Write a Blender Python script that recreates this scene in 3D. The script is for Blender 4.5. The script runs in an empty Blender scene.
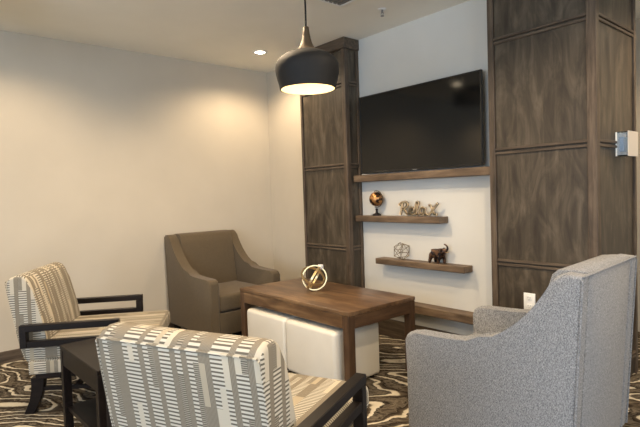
import bpy, bmesh, math, random
from mathutils import Vector, Matrix
C = bpy.context.scene
PI = math.pi
random.seed(4)

# ---------------------------------------------------------------- camera
CX, CY, CZ = 4.8563, -3.4158, 1.3211
YAW, PITCH, ROLL, FPX = 0.8619, -0.0392, -0.0324, 501.21
cd = bpy.data.cameras.new('camera'); cam = bpy.data.objects.new('camera', cd)
C.collection.objects.link(cam); C.camera = cam
_f = Vector((-math.sin(YAW)*math.cos(PITCH), math.cos(YAW)*math.cos(PITCH), math.sin(PITCH)))
_r = Vector((math.cos(YAW), math.sin(YAW), 0)); _u = _r.cross(_f)
_c, _s = math.cos(ROLL), math.sin(ROLL)
_r2 = _c*_r + _s*_u; _u2 = -_s*_r + _c*_u
cam.matrix_world = Matrix(((_r2.x, _u2.x, -_f.x, CX), (_r2.y, _u2.y, -_f.y, CY), (_r2.z, _u2.z, -_f.z, CZ), (0, 0, 0, 1)))
cd.sensor_fit = 'HORIZONTAL'; cd.sensor_width = 36; cd.lens = FPX*36/640
cd.clip_start = 0.05

# ---------------------------------------------------------------- world, lights, exposure
w = bpy.data.worlds.new('world'); C.world = w; w.use_nodes = True
w.node_tree.nodes['Background'].inputs[0].default_value = (0.62, 0.76, 1.0, 1)
w.node_tree.nodes['Background'].inputs[1].default_value = 0.5
C.view_settings.view_transform = 'Standard'; C.view_settings.look = 'None'
C.view_settings.gamma = 1; C.view_settings.use_curve_mapping = False
C.view_settings.exposure = 1.25

H = 2.75
WARM = (1.0, 0.76, 0.50); COOL = (0.68, 0.82, 1.0)
def area(name, loc, aim, sx, sy, power, col):
    l = bpy.data.lights.new(name, 'AREA'); l.shape = 'RECTANGLE'; l.size = sx; l.size_y = sy
    l.energy = power; l.color = col
    o = bpy.data.objects.new(name, l); C.collection.objects.link(o); o.location = loc
    o.rotation_euler = (Vector(aim)-Vector(loc)).to_track_quat('-Z', 'Y').to_euler()
    return o
# daylight through the two windows behind the camera
area('window_daylight', (4.2, -6.93, 1.5), (4.2, 0, 1.5), 3.4, 1.9, 60, COOL)
area('window_daylight', (7.93, -3.2, 1.5), (0, -3.2, 1.5), 3.0, 1.9, 40, COOL)
CAN_POWER = {0: 26, 1: 26, 3: 52}         # the rest 40
CANS = [(0.67, -0.544), (0.90, -2.70), (0.67, -4.9), (2.0, -1.75), (3.3, -3.2), (3.9, -1.3), (5.6, -2.0), (5.6, -4.6), (4.4, .7)]  # the last one is added out of view to light the passage wall

# ---------------------------------------------------------------- materials
def s2l(c): return tuple((x/12.92 if x <= .04045 else ((x+.055)/1.055)**2.4) for x in [v/255 for v in c]) + (1,)
class NT:
    def __init__(s, name):
        s.m = bpy.data.materials.new(name); s.m.use_nodes = True
        s.n = s.m.node_tree.nodes; s.l = s.m.node_tree.links
        s.b = s.n['Principled BSDF']
    def node(s, t, **k):
        n = s.n.new(t)
        for a, v in k.items():
            if a.startswith('_'): setattr(n, a[1:], v)
        return n
    def link(s, a, b): s.l.new(a, b)
    def math(s, op, a, b=None, c=None):
        n = s.n.new('ShaderNodeMath'); n.operation = op
        for i, v in enumerate((a, b, c)):
            if v is None: continue
            if isinstance(v, (int, float)): n.inputs[i].default_value = v
            else: s.l.new(v, n.inputs[i])
        return n.outputs[0]
    def ramp(s, fac, stops, interp='LINEAR'):
        n = s.n.new('ShaderNodeValToRGB'); n.color_ramp.interpolation = interp
        e = n.color_ramp.elements
        while len(e) < len(stops): e.new(0.5)
        for i, (p, c) in enumerate(stops): e[i].position = p; e[i].color = s2l(c)
        s.l.new(fac, n.inputs[0]); return n.outputs[0]
    def mix(s, f, a, b, mode='MIX'):
        n = s.n.new('ShaderNodeMix'); n.data_type = 'RGBA'; n.blend_type = mode
        for i, v in ((0, f), (6, a), (7, b)):
            if isinstance(v, (int, float)): n.inputs[i].default_value = v
            elif isinstance(v, tuple): n.inputs[i].default_value = s2l(v)
            else: s.l.new(v, n.inputs[i])
        return n.outputs[2]
    def coord(s, scale=(1, 1, 1), rot=(0, 0, 0), out='Object', loc=(0, 0, 0)):
        t = s.n.new('ShaderNodeTexCoord'); m = s.n.new('ShaderNodeMapping')
        m.inputs['Scale'].default_value = scale; m.inputs['Rotation'].default_value = rot
        m.inputs['Location'].default_value = loc
        s.l.new(t.outputs[out], m.inputs[0]); return m.outputs[0]
    def noise(s, vec, scale=5, detail=3, rough=.5, dist=0):
        n = s.n.new('ShaderNodeTexNoise'); s.l.new(vec, n.inputs['Vector'])
        n.inputs['Scale'].default_value = scale; n.inputs['Detail'].default_value = detail
        n.inputs['Roughness'].default_value = rough; n.inputs['Distortion'].default_value = dist
        return n.outputs['Fac']
    def bump(s, h, strength=.2, dist=.01):
        n = s.n.new('ShaderNodeBump'); n.inputs['Strength'].default_value = strength
        n.inputs['Distance'].default_value = dist
        s.l.new(h, n.inputs['Height']); s.l.new(n.outputs[0], s.b.inputs['Normal'])
    def col(s, v):
        if isinstance(v, tuple): s.b.inputs['Base Color'].default_value = s2l(v)
        else: s.l.new(v, s.b.inputs['Base Color'])
    def p(s, rough=.5, metal=0, spec=None):
        s.b.inputs['Roughness'].default_value = rough; s.b.inputs['Metallic'].default_value = metal
        if spec is not None: s.b.inputs['Specular IOR Level'].default_value = spec

def m_plain(name, col, rough=.6, metal=0, var=6, scale=8, spec=None, bump=0):
    t = NT(name); n = t.noise(t.coord(), scale, 3)
    a = tuple(max(0, v-var) for v in col); b = tuple(min(255, v+var) for v in col)
    t.col(t.ramp(n, [(.3, a), (.7, b)])); t.p(rough, metal, spec)
    if bump: t.bump(t.noise(t.coord(), 220, 2), bump, .002)
    return t.m
def m_wood(name, dark, mid, light, axis='z', rough=.45, fine=1.0, figure=0.5, spec=.35):
    t = NT(name); st = {'x': (1, 14, 14), 'y': (14, 1, 14), 'z': (14, 14, 1)}[axis]
    st = tuple(v*fine for v in st)
    g = t.noise(t.coord(st), 2.2, 6, .62, .6)
    st2 = {'x': (1, 3.2, 3.2), 'y': (3.2, 1, 3.2), 'z': (3.2, 3.2, 1)}[axis]
    fg = t.noise(t.coord(st2), 2.4, 5, .6, 1.6)
    f = t.math('ADD', t.math('MULTIPLY', g, 1-figure), t.math('MULTIPLY', fg, figure))
    t.col(t.ramp(f, [(.36, dark), (.5, mid), (.65, light)])); t.p(rough, 0, spec)
    t.bump(g, .12, .002)
    return t.m
def m_fabric(name, dark, light, weave=260, rough=.95):
    t = NT(name)
    a = t.noise(t.coord((1, 1, 3.2)), weave, 2, .7); b = t.noise(t.coord((3, 3, 1)), weave*.8, 2, .7)
    f = t.math('ADD', t.math('MULTIPLY', a, .5), t.math('MULTIPLY', b, .5))
    t.col(t.ramp(f, [(.39, dark), (.61, light)])); t.p(rough, 0, .15)
    t.b.inputs['Sheen Weight'].default_value = .15
    t.bump(f, .5, .003)
    return t.m
def m_stripes(name):
    t = NT(name)
    uv = t.n.new('ShaderNodeUVMap').outputs[0]
    sp = t.n.new('ShaderNodeSeparateXYZ'); t.link(uv, sp.inputs[0]); u, v = sp.outputs[0], sp.outputs[1]
    BW = .0235
    ub = t.math('DIVIDE', u, BW); iu = t.math('FLOOR', ub)
    def rnd(a, b, seed):
        cb = t.n.new('ShaderNodeCombineXYZ'); t.link(a, cb.inputs[0])
        if b is not None: t.link(b, cb.inputs[1])
        cb.inputs[2].default_value = seed
        wn = t.n.new('ShaderNodeTexWhiteNoise'); wn.noise_dimensions = '3D'; t.link(cb.outputs[0], wn.inputs[0])
        return wn.outputs['Value']
    # sixteen narrow warp bands repeat: light bars, solid taupe, dense ribs
    seq = [0, 0, 1, 2, 0, 1, 0, 0, 0, 1, 1, 2, 0, 1, 2, 1]
    pos = t.math('FRACT', t.math('DIVIDE', t.math('ADD', iu, .5), 16.0))
    cr = t.n.new('ShaderNodeValToRGB'); cr.color_ramp.interpolation = 'CONSTANT'; e = cr.color_ramp.elements
    while len(e) < 16: e.new(.5)
    for k_, q_ in enumerate(seq): e[k_].position = k_/16; e[k_].color = (q_/2, q_/2, q_/2, 1)
    t.link(pos, cr.inputs[0]); typ = cr.outputs[0]
    grp = t.math('FLOOR', t.math('DIVIDE', iu, 3))
    vb = t.math('ADD', t.math('DIVIDE', v, .15), t.math('MULTIPLY', rnd(grp, None, 1.5), 3)); iv = t.math('FLOOR', vb)
    kind = rnd(iu, iv, 7.3)
    bar = t.math('GREATER_THAN', t.math('FRACT', t.math('MULTIPLY', v, 70)), .45)
    rib = t.math('GREATER_THAN', t.math('FRACT', t.math('MULTIPLY', v, 140)), .5)
    tick = t.math('GREATER_THAN', t.math('FRACT', t.math('MULTIPLY', u, 190)), .5)
    bars = t.mix(bar, (100, 94, 83), (196, 189, 173))
    solid = t.mix(tick, (112, 104, 90), (144, 134, 117))
    dense = t.mix(rib, (94, 88, 77), (158, 149, 132))
    bars2 = t.mix(t.math('GREATER_THAN', kind, .84), bars, (190, 180, 160))
    solid2 = t.mix(t.math('GREATER_THAN', kind, .80), solid, (170, 158, 136))
    dense2 = t.mix(t.math('GREATER_THAN', kind, .66), dense, bars)
    c = t.mix(t.math('GREATER_THAN', typ, .25), bars2, solid2)
    c = t.mix(t.math('GREATER_THAN', typ, .75), c, dense2)
    t.col(c); t.p(.85, 0, .25)
    t.bump(t.noise(t.coord(), 400, 2), .15, .002)
    return t.m
def m_carpet():
    t = NT('patterned_carpet')
    co = t.coord((1, 1, 1), (0, 0, math.radians(-38)))
    st = t.n.new('ShaderNodeMapping'); st.inputs['Scale'].default_value = (1.0, 2.1, 1); t.link(co, st.inputs[0])
    wob = t.n.new('ShaderNodeTexNoise'); t.link(co, wob.inputs['Vector']); wob.inputs['Scale'].default_value = 7.0; wob.inputs['Detail'].default_value = 3
    vm = t.n.new('ShaderNodeVectorMath'); vm.operation = 'MULTIPLY_ADD'
    t.link(wob.outputs['Color'], vm.inputs[0]); vm.inputs[1].default_value = (.16, .16, 0); t.link(st.outputs[0], vm.inputs[2])
    h = t.noise(vm.outputs[0], 1.25, .6, .4)
    s2 = t.noise(vm.outputs[0], 11, 4, .7, 1.0)
    k = t.math('FRACT', t.math('ADD', t.math('MULTIPLY', h, 12), t.math('MULTIPLY', s2, .22)))
    base = t.ramp(k, [(0, (44, 37, 31)), (.20, (84, 74, 62)), (.34, (112, 101, 86)), (.42, (52, 44, 37)), (.56, (30, 25, 22)),
                      (.60, (216, 206, 186)), (.76, (200, 190, 168)), (.80, (92, 82, 69)), (1.0, (42, 35, 30))])
    vein = t.ramp(s2, [(.40, (46, 40, 34)), (.5, (140, 130, 114)), (.58, (34, 29, 26))])
    isl = t.math('MULTIPLY', t.math('LESS_THAN', k, .57), .55)
    c = t.mix(isl, base, vein)
    pile = t.noise(t.coord(), 260, 2, .7)
    c = t.mix(.35, c, t.mix(pile, (20, 18, 16), (255, 250, 240)), 'SOFT_LIGHT')
    t.col(c); t.p(1, 0, .05); t.bump(pile, .5, .004)
    return t.m
M = {}
M['carpet'] = m_carpet()
M['wall'] = m_plain('greige_wall_paint', (197, 188, 171), .85, var=2, scale=3, spec=.2, bump=.05)
M['wall_tv'] = m_plain('pale_wall_paint', (210, 209, 202), .85, var=2, scale=3, spec=.2, bump=.05)
M['ceiling'] = m_plain('ceiling_paint', (238, 236, 226), .95, var=2, scale=3, spec=.1)
M['panel'] = m_wood('stained_wood_panel', (48, 41, 34), (70, 62, 51), (98, 88, 74), 'z', .42, .5, .6)
M['post'] = m_wood('stained_wood_post', (58, 49, 39), (84, 71, 58), (106, 92, 76), 'z', .5, 1.2, .3)
M['batten'] = m_wood('stained_wood_batten', (58, 49, 39), (82, 70, 58), (104, 91, 76), 'x', .5, 1.2, .3)
M['batten_y'] = m_wood('stained_wood_batten_side', (58, 49, 39), (82, 70, 58), (104, 91, 76), 'y', .5, 1.2, .3)
M['shelf'] = m_wood('brown_shelf_wood', (72, 59, 46), (104, 86, 68), (132, 112, 90), 'x', .5, 1.0, .4)
M['walnut'] = m_wood('walnut_table_top', (66, 48, 33), (98, 73, 50), (130, 102, 72), 'x', .33, .8, .45, .5)
M['walnut_y'] = m_wood('walnut_table_side', (58, 42, 29), (80, 59, 42), (102, 78, 57), 'y', .4, .9, .4)
M['walnut_z'] = m_wood('walnut_table_leg', (58, 42, 29), (80, 59, 42), (102, 78, 57), 'z', .4, .9, .4)
M['espresso'] = m_wood('espresso_wood', (16, 12, 11), (23, 18, 16), (32, 25, 22), 'x', .38, 1, .3, .22)
M['grey'] = m_fabric('grey_tweed_fabric', (80, 83, 88), (170, 170, 170), 155)
M['taupe'] = m_fabric('taupe_fabric', (72, 62, 48), (108, 95, 75), 190)
M['stripe'] = m_stripes('striped_fabric')
M['leather'] = m_plain('cream_leatherette', (222, 217, 204), .38, var=2, spec=.45)
M['black'] = m_plain('black_shade', (10, 11, 12), .75, var=2)
M['screen'] = m_plain('television_screen', (9, 10, 11), .09, var=1, spec=.5)
M['bezel'] = m_plain('television_bezel', (12, 12, 13), .35, var=1)
M['white'] = m_plain('white_plastic', (236, 236, 232), .4, var=2)
M['cover'] = m_plain('ivory_plastic', (206, 198, 186), .4, var=2)
M['slot'] = m_plain('outlet_slot', (90, 92, 92), .6, var=2)
M['bronze'] = m_plain('bronze_neck', (84, 68, 48), .6, .2, var=8)
M['cream_in'] = m_plain('cream_shade_lining', (240, 226, 190), .7, var=2)
M['gold'] = m_plain('champagne_gold', (222, 196, 146), .3, .85, var=6)
M['wire'] = m_plain('dull_gold_wire', (120, 104, 78), .4, .8, var=6)
M['darkbase'] = m_plain('dark_bronze', (38, 30, 26), .35, .5, var=6)
M['letter'] = m_plain('pale_wood_letters', (252, 228, 188), .6, var=3, scale=40)
M['letter_edge'] = m_plain('dark_letter_edge', (92, 62, 40), .6, var=6)
M['steel'] = m_plain('brushed_metal', (150, 150, 150), .35, .9, var=4)
M['vent'] = m_plain('vent_grey', (120, 118, 114), .6, var=3)
def m_mottled(name, a, b, metal=.5, scale=30):
    t = NT(name); n = t.noise(t.coord(), scale, 3, .6, .6)
    t.col(t.ramp(n, [(.45, a), (.55, b)])); t.p(.35, metal); return t.m
M['elephant'] = m_mottled('bronze_mottle', (26, 20, 19), (98, 70, 50), .5, 34)
M['globe'] = m_mottled('copper_globe', (50, 36, 30), (190, 138, 84), .7, 22)
def m_emit(name, col, st):
    t = NT(name); t.col((255, 250, 240)); t.b.inputs['Emission Color'].default_value = col+(1,); t.b.inputs['Emission Strength'].default_value = st; return t.m
M['lamp'] = m_emit('lamp_glow', (1, .82, .56), 14)
M['bulb'] = m_emit('bulb_glow', (1, .80, .50), .9)
def m_glass():
    t = NT('clear_plastic'); t.col((225, 238, 250)); t.p(.08); t.b.inputs['Transmission Weight'].default_value = .85; t.b.inputs['IOR'].default_value = 1.3
    return t.m
M['glass'] = m_glass()
M['lcd'] = m_plain('pale_blue_display', (112, 158, 196), .3, var=4)

# ---------------------------------------------------------------- mesh helpers
def finish(name, bm, m, parent=None, smooth=35, uv=None):
    bmesh.ops.recalc_face_normals(bm, faces=bm.faces)
    if uv: box_uv(bm)
    for f in bm.faces: f.smooth = True
    me = bpy.data.meshes.new(name); bm.to_mesh(me); bm.free()
    me.set_sharp_from_angle(angle=math.radians(smooth))
    me.materials.append(M[m] if isinstance(m, str) else m)
    o = bpy.data.objects.new(name, me); C.collection.objects.link(o)
    if parent: o.parent = parent
    return o
def box_uv(bm):
    l = bm.loops.layers.uv.new('UVMap')
    for f in bm.faces:
        n = f.normal; a = [abs(n.x), abs(n.y), abs(n.z)]
        for lp in f.loops:
            c = lp.vert.co
            if a[1] > .75 and a[1] > max(a[0], a[2]): lp[l].uv = (c.x+3.3, c.z+3)
            elif a[2] > a[0]: lp[l].uv = (c.y+3, 3.9-c.x)
            else: lp[l].uv = (c.y+3, c.z+3)
def box(bm, x0, x1, y0, y1, z0, z1, bev=0, seg=2, mat=None):
    r = bmesh.ops.create_cube(bm, size=1); vs = r['verts']
    for v in vs: v.co = Vector(((x0+x1)/2+v.co.x*(x1-x0), (y0+y1)/2+v.co.y*(y1-y0), (z0+z1)/2+v.co.z*(z1-z0)))
    if bev:
        es = {e for v in vs for e in v.link_edges}
        bmesh.ops.bevel(bm, geom=list(es), offset=bev, segments=seg, profile=.5, affect='EDGES')
    return vs
def B(*a, **k):
    bm = bmesh.new(); box(bm, *a, **k); return bm
def prism(bm, prof, v0, v1, bev=0, seg=2):
    """profile in (x,z) extruded along y"""
    a = [bm.verts.new((x, v0, z)) for x, z in prof]; b = [bm.verts.new((x, v1, z)) for x, z in prof]
    n = len(prof); f1 = bm.faces.new(a); f2 = bm.faces.new(b[::-1])
    for i in range(n): bm.faces.new((a[i], b[i], b[(i+1) % n], a[(i+1) % n]))
    if bev:
        es = list(f1.edges)+list(f2.edges)
        bmesh.ops.bevel(bm, geom=es, offset=bev, segments=seg, profile=.5, affect='EDGES')
def tube(bm, pts, rad, n=8, closed=False, flat=1.0, up=None):
    pts = [Vector(p) for p in pts]; N = len(pts); rings = []
    prev = None
    for i, p in enumerate(pts):
        a = pts[(i-1) % N] if (closed or i) else p; b = pts[(i+1) % N] if (closed or i < N-1) else p
        t = (b-a).normalized()
        if up is not None: s = Vector(up).cross(t)
        elif prev is None: s = t.orthogonal()
        else: s = prev-t*prev.dot(t)
        s.normalize(); prev = s; q = t.cross(s)
        r = rad[i] if isinstance(rad, (list, tuple)) else rad
        rings.append([bm.verts.new(p+s*math.cos(2*PI*k/n)*r*flat+q*math.sin(2*PI*k/n)*r) for k in range(n)])
    for i in range(N if closed else N-1):
        A, Bq = rings[i], rings[(i+1) % N]
        for k in range(n): bm.faces.new((A[k], A[(k+1) % n], Bq[(k+1) % n], Bq[k]))
    if not closed: bm.faces.new(rings[0][::-1]); bm.faces.new(rings[-1])
def lathe(bm, prof, n=40, c=(0, 0, 0), cap0=False, cap1=False):
    rings = []
    for r, z in prof: rings.append([bm.verts.new((c[0]+r*math.cos(2*PI*k/n), c[1]+r*math.sin(2*PI*k/n), c[2]+z)) for k in range(n)])
    for A, Bq in zip(rings, rings[1:]):
        for k in range(n): bm.faces.new((A[k], A[(k+1) % n], Bq[(k+1) % n], Bq[k]))
    if cap0: bm.faces.new(rings[0][::-1])
    if cap1: bm.faces.new(rings[-1])
def catmull(P, k=6):
    P = [Vector(p) for p in P]; out = []
    for i in range(len(P)-1):
        a = P[max(i-1, 0)]; b = P[i]; c = P[i+1]; d = P[min(i+2, len(P)-1)]
        for j in range(k):
            t = j/k; out.append(.5*((2*b)+(c-a)*t+(2*a-5*b+4*c-d)*t*t+(3*b-a-3*c+d)*t**3))
    out.append(P[-1]); return out
def tag(o, label, cat, group=None):
    o['label'] = label; o['category'] = cat
    if group: o['group'] = group
    return o
def thing(name, label, cat, loc=(0, 0, 0), rz=0, group=None):
    o = bpy.data.objects.new(name, None); C.collection.objects.link(o); o.location = loc; o.rotation_euler = (0, 0, rz)
    o.empty_display_size = .1
    return tag(o, label, cat, group)
def struct(name, bm, m):
    o = finish(name, bm, m); o['kind'] = 'structure'; return o
def copy_tree(o, parent=None):
    c = o.copy(); C.collection.objects.link(c); c.parent = parent
    for ch in [x for x in bpy.data.objects if x.parent == o]: copy_tree(ch, c)
    return c

# ---------------------------------------------------------------- room shell
XR, YF = 8.0, -7.0
struct('floor', B(-.1, XR+.1, YF-.1, 1.7, -.1, 0), 'carpet')
struct('ceiling', B(-.1, XR+.1, YF-.1, 1.7, H, H+.1), 'ceiling')
struct('wall_left', B(-.1, 0, YF-.1, .1, 0, H), 'wall')
struct('wall_back', B(0, 1.0, 0, .1, 0, H), 'wall')
struct('wall_niche', B(1.0, 2.948, 0, .1, 0, H), 'wall_tv')
struct('wall_passage', B(2.948, XR+.1, 1.6, 1.7, 0, H), 'wall')
struct('wall_alcove', B(2.848, 2.948, .1, 1.7, 0, H), 'wall')
def wall_with_window(name, horiz, pos, a0, a1, w0, w1, z0, z1, th):
    bm = bmesh.new()
    def b(u0, u1, q0, q1):
        if horiz: box(bm, u0, u1, min(pos, pos+th), max(pos, pos+th), q0, q1)
        else: box(bm, min(pos, pos+th), max(pos, pos+th), u0, u1, q0, q1)
    b(a0, w0, 0, H); b(w1, a1, 0, H); b(w0, w1, 0, z0); b(w0, w1, z1, H)
    return struct(name, bm, 'wall')
wall_with_window('wall_front', True, YF, 0, XR, 2.5, 5.9, .55, 2.45, -.1)
wall_with_window('wall_right', False, XR, YF, 1.6, -4.7, -1.7, .55, 2.45, .1)
def window(name, horiz, pos, a0, a1, z0, z1):
    bm = bmesh.new(); t = .05
    def b(u0, u1, q0, q1):
        if horiz: box(bm, u0, u1, pos-.03, pos+.0, q0, q1)
        else: box(bm, pos, pos+.03, u0, u1, q0, q1)
    b(a0, a1, z0, z0+t); b(a0, a1, z1-t, z1); b(a0, a0+t, z0, z1); b(a1-t, a1, z0, z1); m_ = (a0+a1)/2; b(m_-.02, m_+.02, z0, z1)
    struct(name, bm, 'espresso')
window('window_1', True, YF, 2.5, 5.9, .55, 2.45)
window('window_2', False, XR, -4.7, -1.7, .55, 2.45)
struct('baseboard_left', B(0, .015, YF, 0, 0, .1, bev=.003, seg=1), 'batten_y')
struct('baseboard_back', B(1.504, 2.948, -.02, 0, 0, .16, bev=.003, seg=1), 'batten')

# ---------------------------------------------------------------- panelled wood columns
def column(name, label, x0, x1, yb, lw, rw, side_back):
    """x0..x1 wide, front at y=-.189, running back to yb"""
    t = thing(name, label, 'column', ((x0+x1)/2, -.09, 0)); t_inv = Vector((-(x0+x1)/2, .09, 0))
    def part(nm, bm, m):
        for v in bm.verts: v.co += t_inv
        return finish(nm, bm, m, t)
    yf = -.189; r = .014
    part('core', B(x0+.016, x1-.016, yf+.02, yb-.001, 0, H-.001), 'panel')
    battens = [.14, .80, 1.575, 2.335]
    zs = [0]+battens+[H-.1]
    # panels on the front, between the battens, set back from the posts
    for a, b in zip(zs, zs[1:]):
        if b-a > .2:
            part('panel', B(x0+lw, x1-rw, yf+r, yf+.03, a+.008, b-.008, bev=.004, seg=1), 'panel')
            part('side_panel', B(x1-.03, x1-r, yf+rw, yb-.035, a+.008, b-.008, bev=.004, seg=1), 'panel')
    part('post', B(x0, x0+lw, yf, yf+.05, 0, H-.1, bev=.003, seg=1), 'post')
    part('post', B(x1-rw, x1, yf, yf+rw, 0, H-.1, bev=.003, seg=1), 'post')
    part('post', B(x1-.035, x1, yb-.035, yb-.002, 0, H-.1, bev=.003, seg=1), 'post')
    for z in battens:
        for dz, h in ((-.022, .018), (.006, .018)):
            part('batten', B(x0+lw, x1-rw, yf+.002, yf+.025, z+dz, z+dz+h, bev=.003, seg=1), 'batten')
            part('side_batten', B(x1-.025, x1-.002, yf+rw, yb-.035, z+dz, z+dz+h, bev=.003, seg=1), 'batten_y')
    part('crown', B(x0-.012, x1+.012, yf-.012, yb-.002, H-.1, H-.001, bev=.004, seg=1), 'batten')
    return t
column('panelled_column', 'narrow dark wood panelled column left of the television, behind the coffee table', .836, 1.504, 0, .03, .05, 0)
rc = column('panelled_column', 'wide dark wood panelled column right of the television, with the white outlet', 2.948, 3.657, .5, .045, .055, .5)

# ---------------------------------------------------------------- shelves
def shelf(name, label, cat, x0, x1, y0, z0, z1, m='shelf'):
    o = finish(name, B(x0, x1, y0, -.001, z0, z1, bev=.004, seg=1), m)
    # put the origin at its base
    c = Vector(((x0+x1)/2, y0/2, z0)); o.data.transform(Matrix.Translation(-c)); o.location = c
    return tag(o, label, cat)
shelf('mantel_shelf', 'long brown wooden ledge spanning the niche directly under the television', 'shelf', 1.505, 2.947, -.118, 1.418, 1.48)
shelf('floating_shelf', 'brown floating wooden shelf holding the globe and the Relax sign', 'shelf', 1.518, 2.464, -.118, 1.052, 1.106)
shelf('floating_shelf', 'lower floating wooden shelf holding the elephant and wire ornament', 'shelf', 1.755, 2.678, -.118, .676, .727)
shelf('low_ledge', 'lowest brown wooden ledge along the niche wall near the floor', 'shelf', 1.505, 2.947, -.125, .295, .362)

# ---------------------------------------------------------------- television
tv = thing('television', 'large black flat screen television on the niche wall above the ledge', 'television', (2.2185, -.07, 1.49))
hw = .6245
finish('body', B(-hw+.02, hw-.02, -.01, .03, .02, .68, bev=.01), 'bezel', tv)
finish('wall_mount', B(-.2, .2, .03, .069, .2, .5), 'steel', tv)
bm = bmesh.new(); q = .011
for a in ((-hw, hw, -.035, -.008, 0, q+.006), (-hw, hw, -.035, -.008, .70-q, .70), (-hw, -hw+q, -.035, -.008, q+.006, .70-q), (hw-q, hw, -.035, -.008, q+.006, .70-q)): box(bm, *a, bev=.002, seg=1)
finish('bezel', bm, 'bezel', tv)
finish('screen', B(-hw+q, hw-q, -.031, -.011, q+.006, .70-q), 'screen', tv)
lg = finish('badge', B(-.022, .022, -.037, -.035, .004, .012), 'steel', tv); lg['label'] = 'small silver badge'

# ---------------------------------------------------------------- outlet
ot = thing('wall_outlet', 'white electrical outlet plate on the right wood column', 'outlet', (3.221, -.176, .547))
finish('cover_plate', B(-.040, .040, -.008, 0, -.061, .061, bev=.003), 'white', ot)
for s in (-.028, .028):
    bm = bmesh.new(); box(bm, -.017, .017, -.011, -.007, s-.016, s+.016, bev=.004)
    rcpt = finish('receptacle', bm, 'white', ot)
    bm = bmesh.new()
    for dx in (-.007, .007): box(bm, dx-.0015, dx+.0015, -.0122, -.0108, s-.001, s+.009)
    box(bm, -.002, .002, -.0122, -.0108, s-.011, s-.007)
    finish('slot', bm, 'slot', rcpt)

# ---------------------------------------------------------------- thermostat under clear guard
th = thing('thermostat_guard', 'clear plastic guard box with control on the side of the right column', 'thermostat', (3.644, .228, 1.50))
finish('mounting_plate', B(0, .012, -.085, .085, 0, .155, bev=.003), 'white', th)
finish('control', B(.012, .04, -.05, .05, .03, .125, bev=.004), 'lcd', th)
g = bmesh.new(); T = .006
for a in ((.012, .072, -.085, -.085+T, 0, .155), (.012, .072, .085-T, .085, 0, .155), (.012, .072, -.085, .085, 0, T), (.012, .072, -.085, .085, .155-T, .155)): box(g, *a)
finish('clear_sides', g, 'glass', th)
g = bmesh.new()
box(g, .072, .078, -.088, .088, -.003, .158, bev=.002, seg=1)
finish('front_cover', g, 'cover', th)

# ---------------------------------------------------------------- ceiling fittings
def can_light(name, x, y, label):
    power = CAN_POWER.get(CANS.index((x, y)), 40)
    t = thing(name, label, 'ceiling light', (x, y, H-.001), 0, 'recessed ceiling lights')
    bm = bmesh.new(); lathe(bm, [(.050, -.001), (.052, -.006), (.075, -.004), (.077, 0), (.050, 0), (.050, -.001)], 32); finish('trim_ring', bm, 'white', t)
    bm = bmesh.new(); lathe(bm, [(.0, -.002), (.050, -.002)], 32); bmesh.ops.remove_doubles(bm, verts=bm.verts, dist=1e-5); finish('lens', bm, 'lamp', t)
    l = bpy.data.lights.new('downlight', 'SPOT'); l.energy = power; l.color = WARM; l.spot_size = math.radians(152); l.spot_blend = .55; l.shadow_soft_size = .05
    o = bpy.data.objects.new('downlight', l); C.collection.objects.link(o); o.parent = t; o.location = (0, 0, -.03)
can_light('recessed_light', *CANS[0], 'round glowing recessed ceiling light near the corner, left of the pendant')
for c in CANS[1:]: can_light('recessed_light', *c, 'round recessed ceiling light further into the room, above the view')

hb = thing('reflection_box', 'black box speaker hung from the ceiling, added out of view for its dark reflection in the television', 'prop', (.90, -3.1, 2.50))  # plain box added out of view, gives the television its dark reflected rectangle
finish('box_body', B(-.25, .25, -.12, .12, 0, .235, bev=.008), 'bezel', hb)
finish('hanger', B(-.1, .1, -.03, .03, .234, .249), 'bezel', hb)

v = thing('ceiling_vent', 'square grey air vent in the ceiling above the pendant cord', 'vent', (2.302, -.983, H-.001), 0)
bm = bmesh.new(); S = .255
for a in ((-S, S, -S, -S+.02), (-S, S, S-.02, S), (-S, -S+.02, -S, S), (S-.02, S, -S, S)): box(bm, *a, -.012, 0, bev=.002, seg=1)
finish('frame', bm, 'white', v)
finish('backing', B(-S+.02, S-.02, -S+.02, S-.02, -.003, -.001), 'vent', v)
for i in range(11):
    y = -S+.045+i*.042
    bm = B(-S+.02, S-.02, y-.012, y+.012, -.011, -.007)
    finish('slat', bm, 'vent', v)

sp = thing('sprinkler_head', 'small white fire sprinkler head in the ceiling above the television', 'sprinkler', (2.184, -.416, H-.001))
bm = bmesh.new(); lathe(bm, [(.001, -.006), (.028, -.006), (.034, 0), (.001, 0)], 24); finish('escutcheon', bm, 'white', sp)
bm = bmesh.new(); lathe(bm, [(.008, -.006), (.008, -.03), (.001, -.032)], 12)
for s in (-1, 1): tube(bm, [(s*.009, 0, -.025), (s*.013, 0, -.04), (0, 0, -.052)], .0025, 6)
finish('nozzle', bm, 'steel', sp)
bm = bmesh.new(); lathe(bm, [(.001, -.055), (.014, -.055), (.014, -.052), (.001, -.052)], 16); finish('deflector', bm, 'steel', sp)

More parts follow.
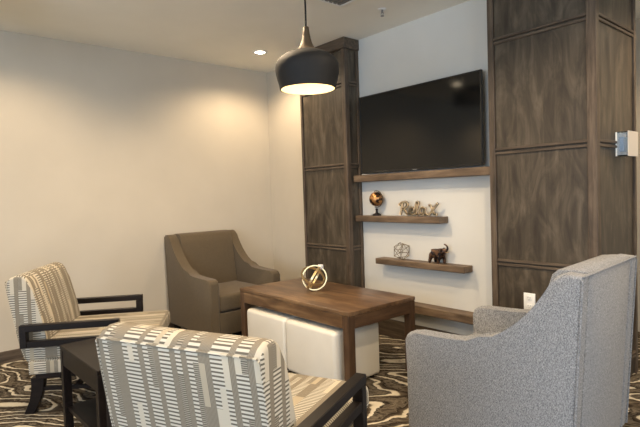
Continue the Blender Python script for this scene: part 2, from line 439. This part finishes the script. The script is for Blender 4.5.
# ---------------------------------------------------------------- pendant lamp
PX, PY, PZ = 2.566, -1.514, 1.937
PS = .776                                      # shade size
pl = thing('pendant_lamp', 'black dome pendant lamp with bronze neck hanging over the coffee table', 'lamp', (PX, PY, PZ))
outer = [(r*PS, z*PS) for r, z in [(.212, 0), (.217, .03), (.228, .07), (.238, .11), (.243, .15), (.240, .185), (.226, .215), (.200, .24), (.165, .262), (.125, .278), (.088, .290)]]
bm = bmesh.new(); inner = [(r-.006, z) for r, z in outer]
lathe(bm, outer+[(.06, .288*PS)]+inner[::-1][1:], 56); 
for k in (0,): pass
finish('shade', bm, 'black', pl, 60)
bm = bmesh.new(); lathe(bm, [(r-.0072, z+.0006) for r, z in outer[:-1]]+[(.02, .282*PS)], 56, cap1=True); sl = finish('shade_lining', bm, 'cream_in', pl, 60); sl['label'] = 'cream lining inside the shade'
bm = bmesh.new(); lathe(bm, [(r*PS, z*PS) for r, z in [(.090, .288), (.075, .297), (.058, .315), (.044, .345), (.034, .38), (.027, .42), (.022, .465), (.019, .468), (.001, .468)]], 32); finish('neck', bm, 'bronze', pl, 60)
bm = bmesh.new(); tube(bm, [(0, 0, .36), (0, 0, H-PZ-.02)], .006, 8); finish('cord', bm, 'black', pl)
bm = bmesh.new(); lathe(bm, [(.001, H-PZ-.03), (.05, H-PZ-.028), (.06, H-PZ-.002), (.001, H-PZ-.002)], 24); finish('ceiling_canopy', bm, 'black', pl)
bm = bmesh.new(); bmesh.ops.create_uvsphere(bm, u_segments=16, v_segments=10, radius=.032, matrix=Matrix.Translation((0, 0, .15))); finish('bulb', bm, 'bulb', pl)
l = bpy.data.lights.new('pendant_glow', 'POINT'); l.energy = 1.1; l.color = WARM; l.shadow_soft_size = .06
o = bpy.data.objects.new('pendant_glow', l); C.collection.objects.link(o); o.parent = pl; o.location = (0, 0, .085)

# ---------------------------------------------------------------- coffee table
TX0, TX1, TY0, TY1, TZ = 1.215, 2.535, -1.213, -.535, .55
ct = thing('coffee_table', 'rectangular walnut brown coffee table with cream ottomans tucked under it', 'table', ((TX0+TX1)/2, (TY0+TY1)/2, 0))
hx, hy = (TX1-TX0)/2, (TY1-TY0)/2
finish('tabletop', B(-hx, hx, -hy, hy, TZ-.028, TZ, bev=.004, seg=2), 'walnut', ct)
for s in (-1, 1):
    finish('apron', B(-hx+.06, hx-.06, s*(hy-.012)-.011, s*(hy-.012)+.011, TZ-.115, TZ-.029, bev=.002, seg=1), 'walnut', ct)
    finish('apron', B(s*(hx-.012)-.011, s*(hx-.012)+.011, -hy+.06, hy-.06, TZ-.115, TZ-.029, bev=.002, seg=1), 'walnut_y', ct)
    for q in (-1, 1):
        finish('leg', B(s*(hx-.031)-.029, s*(hx-.031)+.029, q*(hy-.031)-.029, q*(hy-.031)+.029, 0, TZ-.029, bev=.003, seg=1), 'walnut_z', ct)

# ---------------------------------------------------------------- ottomans
def ottoman(x0, x1, y0, y1, h, label):
    t = thing('ottoman', label, 'ottoman', ((x0+x1)/2, (y0+y1)/2, 0), 0, 'cream cube ottomans under the coffee table')
    a, b = (x1-x0)/2, (y1-y0)/2
    bm = B(-a, a, -b, b, .02, h, bev=.028, seg=5)
    finish('cushion_body', bm, 'leather', t, 60)
    bm = bmesh.new()
    ring = [(-a+.02, -b-.001), (a-.02, -b-.001), (a+.001, -b+.02), (a+.001, b-.02), (a-.02, b+.001), (-a+.02, b+.001), (-a-.001, b-.02), (-a-.001, -b+.02)]
    ring = [(math.copysign(min(abs(x), a-.0), x), math.copysign(min(abs(y), b), y)) for x, y in ring]
    for sx in (-1, 1):
        for sy in (-1, 1):
            f = bmesh.new(); lathe(f, [(.02, 0), (.02, .022)], 12, (sx*(a-.05), sy*(b-.05), 0), True, True); finish('foot', f, 'bezel', t)
    return t
ottoman(1.352, 1.874, -1.245, -.80, .402, 'cream leather cube ottoman under the left half of the coffee table')
ottoman(1.884, 2.425, -1.245, -.80, .402, 'cream leather cube ottoman under the right half of the table, nearest its front leg')

# ---------------------------------------------------------------- upholstered armchairs
def armchair(name, label, m, loc, rz, group=None, Wd=.80):
    t = thing(name, label, 'armchair', loc, rz, group)
    aw = .092; z0 = .075
    prof = [(-.815, z0), (-.868, .94), (-.862, .956), (-.80, .962), (-.768, .950), (-.745, .918), (-.715, .870), (-.68, .82), (-.64, .77), (-.59, .722), (-.54, .682), (-.48, .645),
            (-.42, .618), (-.35, .602), (-.27, .594), (-.17, .590), (-.06, .588), (-.02, .583), (-.004, .568), (0, .545), (0, z0)]
    for s in (-1, 1):
        bm = bmesh.new(); prism(bm, prof, s*Wd/2, s*(Wd/2-aw), .016, 3); finish('arm_panel', bm, m, t, 50)
    iw = Wd/2-aw-.004
    # back: wraps between the side panels
    bm = bmesh.new()
    prism(bm, [(-.813, z0+.01), (-.866, .945), (-.855, .962), (-.80, .968), (-.74, .962), (-.715, .94), (-.69, .86), (-.62, .42), (-.62, z0+.01)], -iw, iw, .006, 2)
    finish('backrest', bm, m, t, 50)
    # thin welt on the rear seam
    bm = bmesh.new()
    for s in (-1, 1): tube(bm, [(-.817, s*(Wd/2-.004), z0), (-.868, s*(Wd/2-.004), .94)], .005, 6)
    tube(bm, [(-.868, -Wd/2+.012, .952), (-.868, Wd/2-.012, .952)], .005, 6)
    finish('piping', bm, m, t)
    bm = B(-.63, -.012, -iw+.006, iw-.006, .285, .435, bev=.03, seg=4)
    for v_ in bm.verts:
        if v_.co.z > .40: v_.co.z += .02*max(0, 1-(v_.co.y/.3)**2)
    finish('seat_cushion', bm, m, t, 60)
    finish('seat_rail', B(-.63, -.015, -iw+.001, iw-.001, z0, .275, bev=.008), m, t)
    for sx in (-.76, -.05):
        for s in (-1, 1):
            bm = bmesh.new(); lathe(bm, [(.018, 0), (.026, z0+.002)], 4, (sx, s*.35, 0), True, True); finish('leg', bm, 'espresso', t)
    return t
armchair('armchair', 'taupe brown upholstered armchair with sloping arms standing against the left wall', 'taupe', (.892, -.935, 0), .025, Wd=.775)
armchair('armchair', 'grey tweed upholstered armchair with sloping arms in the right foreground', 'grey', (3.132, -.998, 0), 3.208)

# ---------------------------------------------------------------- striped chairs with open wooden arms
def striped_chair(label, loc, rz):
    t = thing('striped_armchair', label, 'armchair', loc, rz, 'striped chairs with open dark wood arms')
    Wd = .844; ho = Wd/2; aw = .048; za = .576; lh = .14
    for s in (-1, 1):
        bm = bmesh.new(); y0, y1 = sorted((s*ho, s*(ho-aw)))
        box(bm, -.577, 0, y0, y1, za-.040, za, bev=.003, seg=1)
        box(bm, -.575, -.045, y0+.004, y1-.004, za-lh, za-lh+.040, bev=.003, seg=1)
        box(bm, -.577, -.537, y0, y1, za-lh, za-.035, bev=.003, seg=1)
        finish('armrest', bm, 'espresso', t)
        finish('leg', B(-.047, -.001, y0+.001, y1-.001, 0, za-.041, bev=.003, seg=1), 'espresso', t)
        bm = bmesh.new()
        yl0, yl1 = sorted((s*(ho-aw-.03), s*(ho-aw-.085)))
        prism(bm, [(-.555, .225), (-.552, .15), (-.565, .08), (-.605, 0), (-.545, 0), (-.505, .08), (-.485, .15), (-.475, .225)], yl0, yl1, .003, 1)
        finish('leg', bm, 'espresso', t)
        ys0, ys1 = sorted((s*(ho-.03), s*(ho-.055)))
        ym = s*(ho-aw-.012)
        bm = bmesh.new(); tube(bm, [(-.50, s*(ho-aw-.05), .15), (-.03, s*(ho-aw-.002), .15)], .016, 4); finish('stretcher', bm, 'espresso', t)
    finish('seat_frame', B(-.52, .02, -.36, .36, .222, .25, bev=.002, seg=1), 'espresso', t)
    finish('stretcher', B(-.30, -.27, -.345, .345, .14, .165), 'espresso', t)
    hw = .345
    bm = B(-.56, .05, -hw-.012, hw+.012, .25, .335, bev=.008, seg=2); finish('seat_base', bm, 'stripe', t, 50, True)
    bm = B(-.49, .215, -hw-.012, hw+.012, .335, .452, bev=.032, seg=5)
    for v_ in bm.verts:
        if v_.co.z > .42: v_.co.z += .016*max(0, 1-(v_.co.y/.36)**2)
    finish('seat_cushion', bm, 'stripe', t, 60, True)
    bm = bmesh.new()
    prism(bm, [(-.575, .33), (-.60, .42), (-.625, .56), (-.655, .74), (-.668, .822), (-.664, .842), (-.645, .860), (-.615, .872), (-.58, .872), (-.555, .858), (-.535, .83), (-.515, .77), (-.492, .68),
               (-.468, .58), (-.452, .49), (-.445, .40), (-.45, .33)], -hw, hw, .018, 4)
    bmesh.ops.triangulate(bm, faces=[f for f in bm.faces if len(f.verts) > 6])
    finish('backrest', bm, 'stripe', t, 50, True)
    bm = bmesh.new()
    tube(bm, [(-.670, -hw+.01, .836), (-.670, hw-.01, .836)], .005, 6)
    for s in (-1, 1): tube(bm, [(-.67, s*(hw-.004), .83), (-.655, s*(hw-.001), .74), (-.625, s*(hw-.001), .56), (-.60, s*(hw-.001), .42), (-.58, s*(hw-.001), .35)], .004, 6)
    finish('piping', bm, 'stripe', t, 50, True)
    return t
striped_chair('striped armchair seen from behind in the foreground, back towards the viewer', (3.036, -2.132, 0), 1.982)
striped_chair('striped armchair at the left wall, turned sideways behind the dark side table', (1.297, -2.147, 0), 1.026)

# ---------------------------------------------------------------- side table
sx, sy = .63, .50
st = thing('side_table', 'dark espresso side table between the two striped armchairs', 'table', (2.003, -2.455, 0), .03)
a, b = sx/2, sy/2; Z = .50
finish('tabletop', B(-a, a, -b, b, Z-.025, Z, bev=.003, seg=1), 'espresso', st)
for s in (-1, 1):
    finish('apron', B(-a+.045, a-.045, s*(b-.014)-.01, s*(b-.014)+.01, Z-.11, Z-.026), 'espresso', st)
    finish('apron', B(s*(a-.014)-.01, s*(a-.014)+.01, -b+.045, b-.045, Z-.11, Z-.026), 'espresso', st)
    for q in (-1, 1): finish('leg', B(s*(a-.023)-.022, s*(a-.023)+.022, q*(b-.023)-.022, q*(b-.023)+.022, 0, Z-.026, bev=.003, seg=1), 'espresso', st)
finish('lower_shelf', B(-a+.02, a-.02, -b+.02, b-.02, .12, .145, bev=.002, seg=1), 'espresso', st)

# ---------------------------------------------------------------- ornaments
kn = thing('ring_ornament', 'champagne gold ornament of interlocking rings on the coffee table', 'ornament', (1.80, -.875, TZ+.001))
def ring_mesh(R, tilt, wid, th_, c=(0, 0, .1)):
    bm = bmesh.new(); n = 48; m_ = Matrix.Translation(c) @ tilt.to_4x4()
    rings = []
    for k in range(n):
        an = 2*PI*k/n; d = Vector((math.cos(an), math.sin(an), 0))
        rings.append([bm.verts.new(m_ @ (d*(R+dr)+Vector((0, 0, dz)))) for dr, dz in ((-th_, -wid), (th_, -wid), (th_, wid), (-th_, wid))])
    for i in range(n):
        A, Q = rings[i], rings[(i+1) % n]
        for k in range(4): bm.faces.new((A[k], A[(k+1) % 4], Q[(k+1) % 4], Q[k]))
    return bm
from mathutils import Euler
Rv = Vector((.64, .77, 0)); Kv = Vector((.77, -.64, .1)); Uv = Vector((0, 0, 1))
def facing(v_): return v_.normalized().to_track_quat('Z', 'Y').to_matrix()
finish('ring', ring_mesh(.096, facing(Kv+.12*Rv), .008, .0045, (0, 0, .104)), 'gold', kn)
finish('ring', ring_mesh(.094, facing(.85*Uv+.42*Rv+.62*Kv), .008, .0045, Vector((0, 0, .118))-.012*Rv), 'gold', kn)
finish('ring', ring_mesh(.098, facing(.85*Rv-.50*Uv+.22*Kv), .008, .0045, (0, 0, .103)), 'gold', kn)
bm = bmesh.new(); box(bm, -.016, .016, -.016, .016, -.016, .018, bev=.003); bm.transform(Matrix.Translation(.052*Rv+Vector((0, 0, .190))))  # highlight where the bands meet, built as a white block
jj = finish('highlight_block', bm, 'white', kn); jj['label'] = 'bright highlight at the top of the rings, built as a pale square block'

# globe
gl = thing('desk_globe', 'small copper and black globe on a dark stand on the upper floating shelf', 'globe', (1.735, -.058, 1.107))
bm = bmesh.new(); lathe(bm, [(.001, 0), (.040, 0), (.040, .010), (.030, .018), (.014, .024), (.009, .045), (.013, .055), (.008, .066), (.001, .068)], 24); finish('stand', bm, 'darkbase', gl)
bm = bmesh.new(); bmesh.ops.create_uvsphere(bm, u_segments=28, v_segments=18, radius=.066, matrix=Matrix.Translation((0, 0, .150))); finish('ball', bm, 'globe', gl)
bm = bmesh.new(); tube(bm, [(.075*math.cos(a_), 0, .150+.075*math.sin(a_)) for a_ in [math.radians(110-i*12) for i in range(19)]], .004, 6); finish('meridian_arm', bm, 'bronze', gl)

# Relax lettering
rx = thing('word_sign', 'pale wood script letters reading Relax on the upper floating shelf', 'sign', (2.01, -.062, 1.107))
LET = [[(.08, 0), (.2, .5), (.3, 1.0)], [(.0, .82), (.22, 1.04), (.55, 1.06), (.72, .85), (.55, .6), (.28, .5)], [(.34, .52), (.5, .3), (.66, .04), (.85, .06)],
       [(.85, .22), (1.08, .3), (1.18, .48), (1.05, .6), (.9, .42), (.9, .12), (1.05, 0), (1.28, .12)],
       [(1.28, .12), (1.5, .55), (1.62, .95), (1.5, 1.05), (1.4, .65), (1.4, .15), (1.52, 0), (1.66, .1)],
       [(2.08, .52), (1.88, .58), (1.72, .3), (1.82, .03), (1.98, .08), (2.12, .45)], [(2.14, .55), (2.1, .15), (2.18, 0), (2.3, .06)],
       [(2.46, .78), (2.6, .70), (2.78, .20), (2.92, .02), (3.05, .04)], [(3.12, .92), (2.92, .66), (2.66, .25), (2.44, 0)]]
for nm, r_, d0, d1, mm in (('letter_face', .0085, -.014, -.006, 'letter'), ('letter_edge', .0100, -.006, .004, 'letter_edge')):
    bm = bmesh.new()
    for L in LET:
        pts = catmull([(x*.128, 0, .0135+z*.100) for x, z in L], 5)
        # flat ribbon of round-ended strokes, cut through from front to back
        for i in range(len(pts)-1):
            A, Q = pts[i], pts[i+1]; d = (Q-A).normalized(); nrm = Vector((-d.z, 0, d.x))*r_
            e = d*r_*.35
            c4 = [A-e-nrm, Q+e-nrm, Q+e+nrm, A-e+nrm]
            f = [bm.verts.new((p.x, d0, max(p.z, .0005))) for p in c4]; k = [bm.verts.new((p.x, d1, max(p.z, .0005))) for p in c4]
            bm.faces.new(f); bm.faces.new(k[::-1])
            for j in range(4): bm.faces.new((f[j], k[j], k[(j+1) % 4], f[(j+1) % 4]))
    finish(nm, bm, mm, rx)

# wire polyhedron
wp = thing('wire_polyhedron', 'open geometric wire ornament on the lower floating shelf beside the elephant', 'ornament', (2.02, -.064, .728))
ico = bmesh.new(); bmesh.ops.create_icosphere(ico, subdivisions=1, radius=.080)
Rr = Euler((.4, .5, .2)).to_matrix()
P_ = [Rr @ v_.co for v_ in ico.verts]; mz = min(p_.z for p_ in P_)
bm = bmesh.new()
for e in ico.edges: tube(bm, [P_[e.verts[0].index]-Vector((0, 0, mz-.003)), P_[e.verts[1].index]-Vector((0, 0, mz-.003))], .0022, 5)
star = [0, 3, 6, 9, 11, 2]
for i in range(0, 6, 2): tube(bm, [P_[star[i]]-Vector((0, 0, mz-.003)), P_[star[i+1]]-Vector((0, 0, mz-.003))], .0018, 5)
ico.free()
finish('wire_frame', bm, 'wire', wp)

# elephant
def skin_part(name, chains, m, parent, levels=2, smooth_root=0):
    me = bpy.data.meshes.new(name); vs = []; es = []; rs = []; idx = {}
    for ch in chains:
        prev = None
        for (x, y, z, r) in ch:
            k = (round(x, 4), round(y, 4), round(z, 4))
            if k not in idx: idx[k] = len(vs); vs.append((x, y, z)); rs.append(r)
            if prev is not None: es.append((prev, idx[k]))
            prev = idx[k]
    me.from_pydata(vs, es, []); o = bpy.data.objects.new(name, me); C.collection.objects.link(o)
    sk = o.modifiers.new('skin', 'SKIN')
    for i, r in enumerate(rs): me.skin_vertices[0].data[i].radius = (r, r)
    me.skin_vertices[0].data[0].use_root = True
    sb = o.modifiers.new('sub', 'SUBSURF'); sb.levels = levels; sb.render_levels = levels
    dg = bpy.context.evaluated_depsgraph_get(); n = bpy.data.meshes.new_from_object(o.evaluated_get(dg))
    bpy.data.objects.remove(o)
    n.name = name; n.materials.clear(); n.materials.append(M[m])
    for p_ in n.polygons: p_.use_smooth = True
    q_ = bpy.data.objects.new(name, n); C.collection.objects.link(q_); q_.parent = parent
    return q_
el = thing('elephant_figurine', 'dark bronze elephant figurine with raised trunk on the lower floating shelf', 'figurine', (2.395, -.062, .728), .0)
mid = (0, 0, .088, .036)
chains = [[mid, (-.045, 0, .086, .034), (-.068, 0, .070, .018)],
          [mid, (.035, 0, .094, .033), (.062, 0, .112, .025), (.084, 0, .118, .017), (.098, 0, .130, .010), (.094, 0, .150, .008), (.078, 0, .162, .007), (.062, 0, .166, .006)],
          [(.035, 0, .094, .033), (.045, .020, .060, .016), (.050, .022, .03, .013), (.050, .022, .006, .014)],
          [(.035, 0, .094, .033), (.030, -.020, .060, .016), (.022, -.022, .03, .013), (.020, -.022, .006, .014)],
          [(-.045, 0, .086, .034), (-.040, .020, .055, .017), (-.034, .022, .03, .013), (-.036, .022, .006, .014)],
          [(-.045, 0, .086, .034), (-.056, -.020, .055, .017), (-.062, -.022, .03, .013), (-.066, -.022, .006, .014)]]
body = skin_part('body', chains, 'elephant', el)
mzz = min(v_.co.z for v_ in body.data.vertices); body.location.z = -mzz
for s in (-1, 1):
    bm = bmesh.new(); bmesh.ops.create_uvsphere(bm, u_segments=14, v_segments=8, radius=1, matrix=Matrix.Translation((.046, s*.026, .108-mzz)) @ Matrix.Rotation(s*.5, 4, 'Z') @ Matrix.Diagonal((.020, .004, .027, 1))); finish('ear', bm, 'elephant', el)
    bm = bmesh.new(); tube(bm, [(.082, s*.010, .106-mzz), (.095, s*.013, .100-mzz), (.106, s*.012, .106-mzz)], [.004, .003, .001], 6); tk = finish('tusk', bm, 'gold', el)
bm = bmesh.new(); tube(bm, [(-.072, 0, .09-mzz), (-.084, 0, .07-mzz), (-.086, 0, .045-mzz)], [.004, .003, .003], 6); finish('tail', bm, 'darkbase', el)
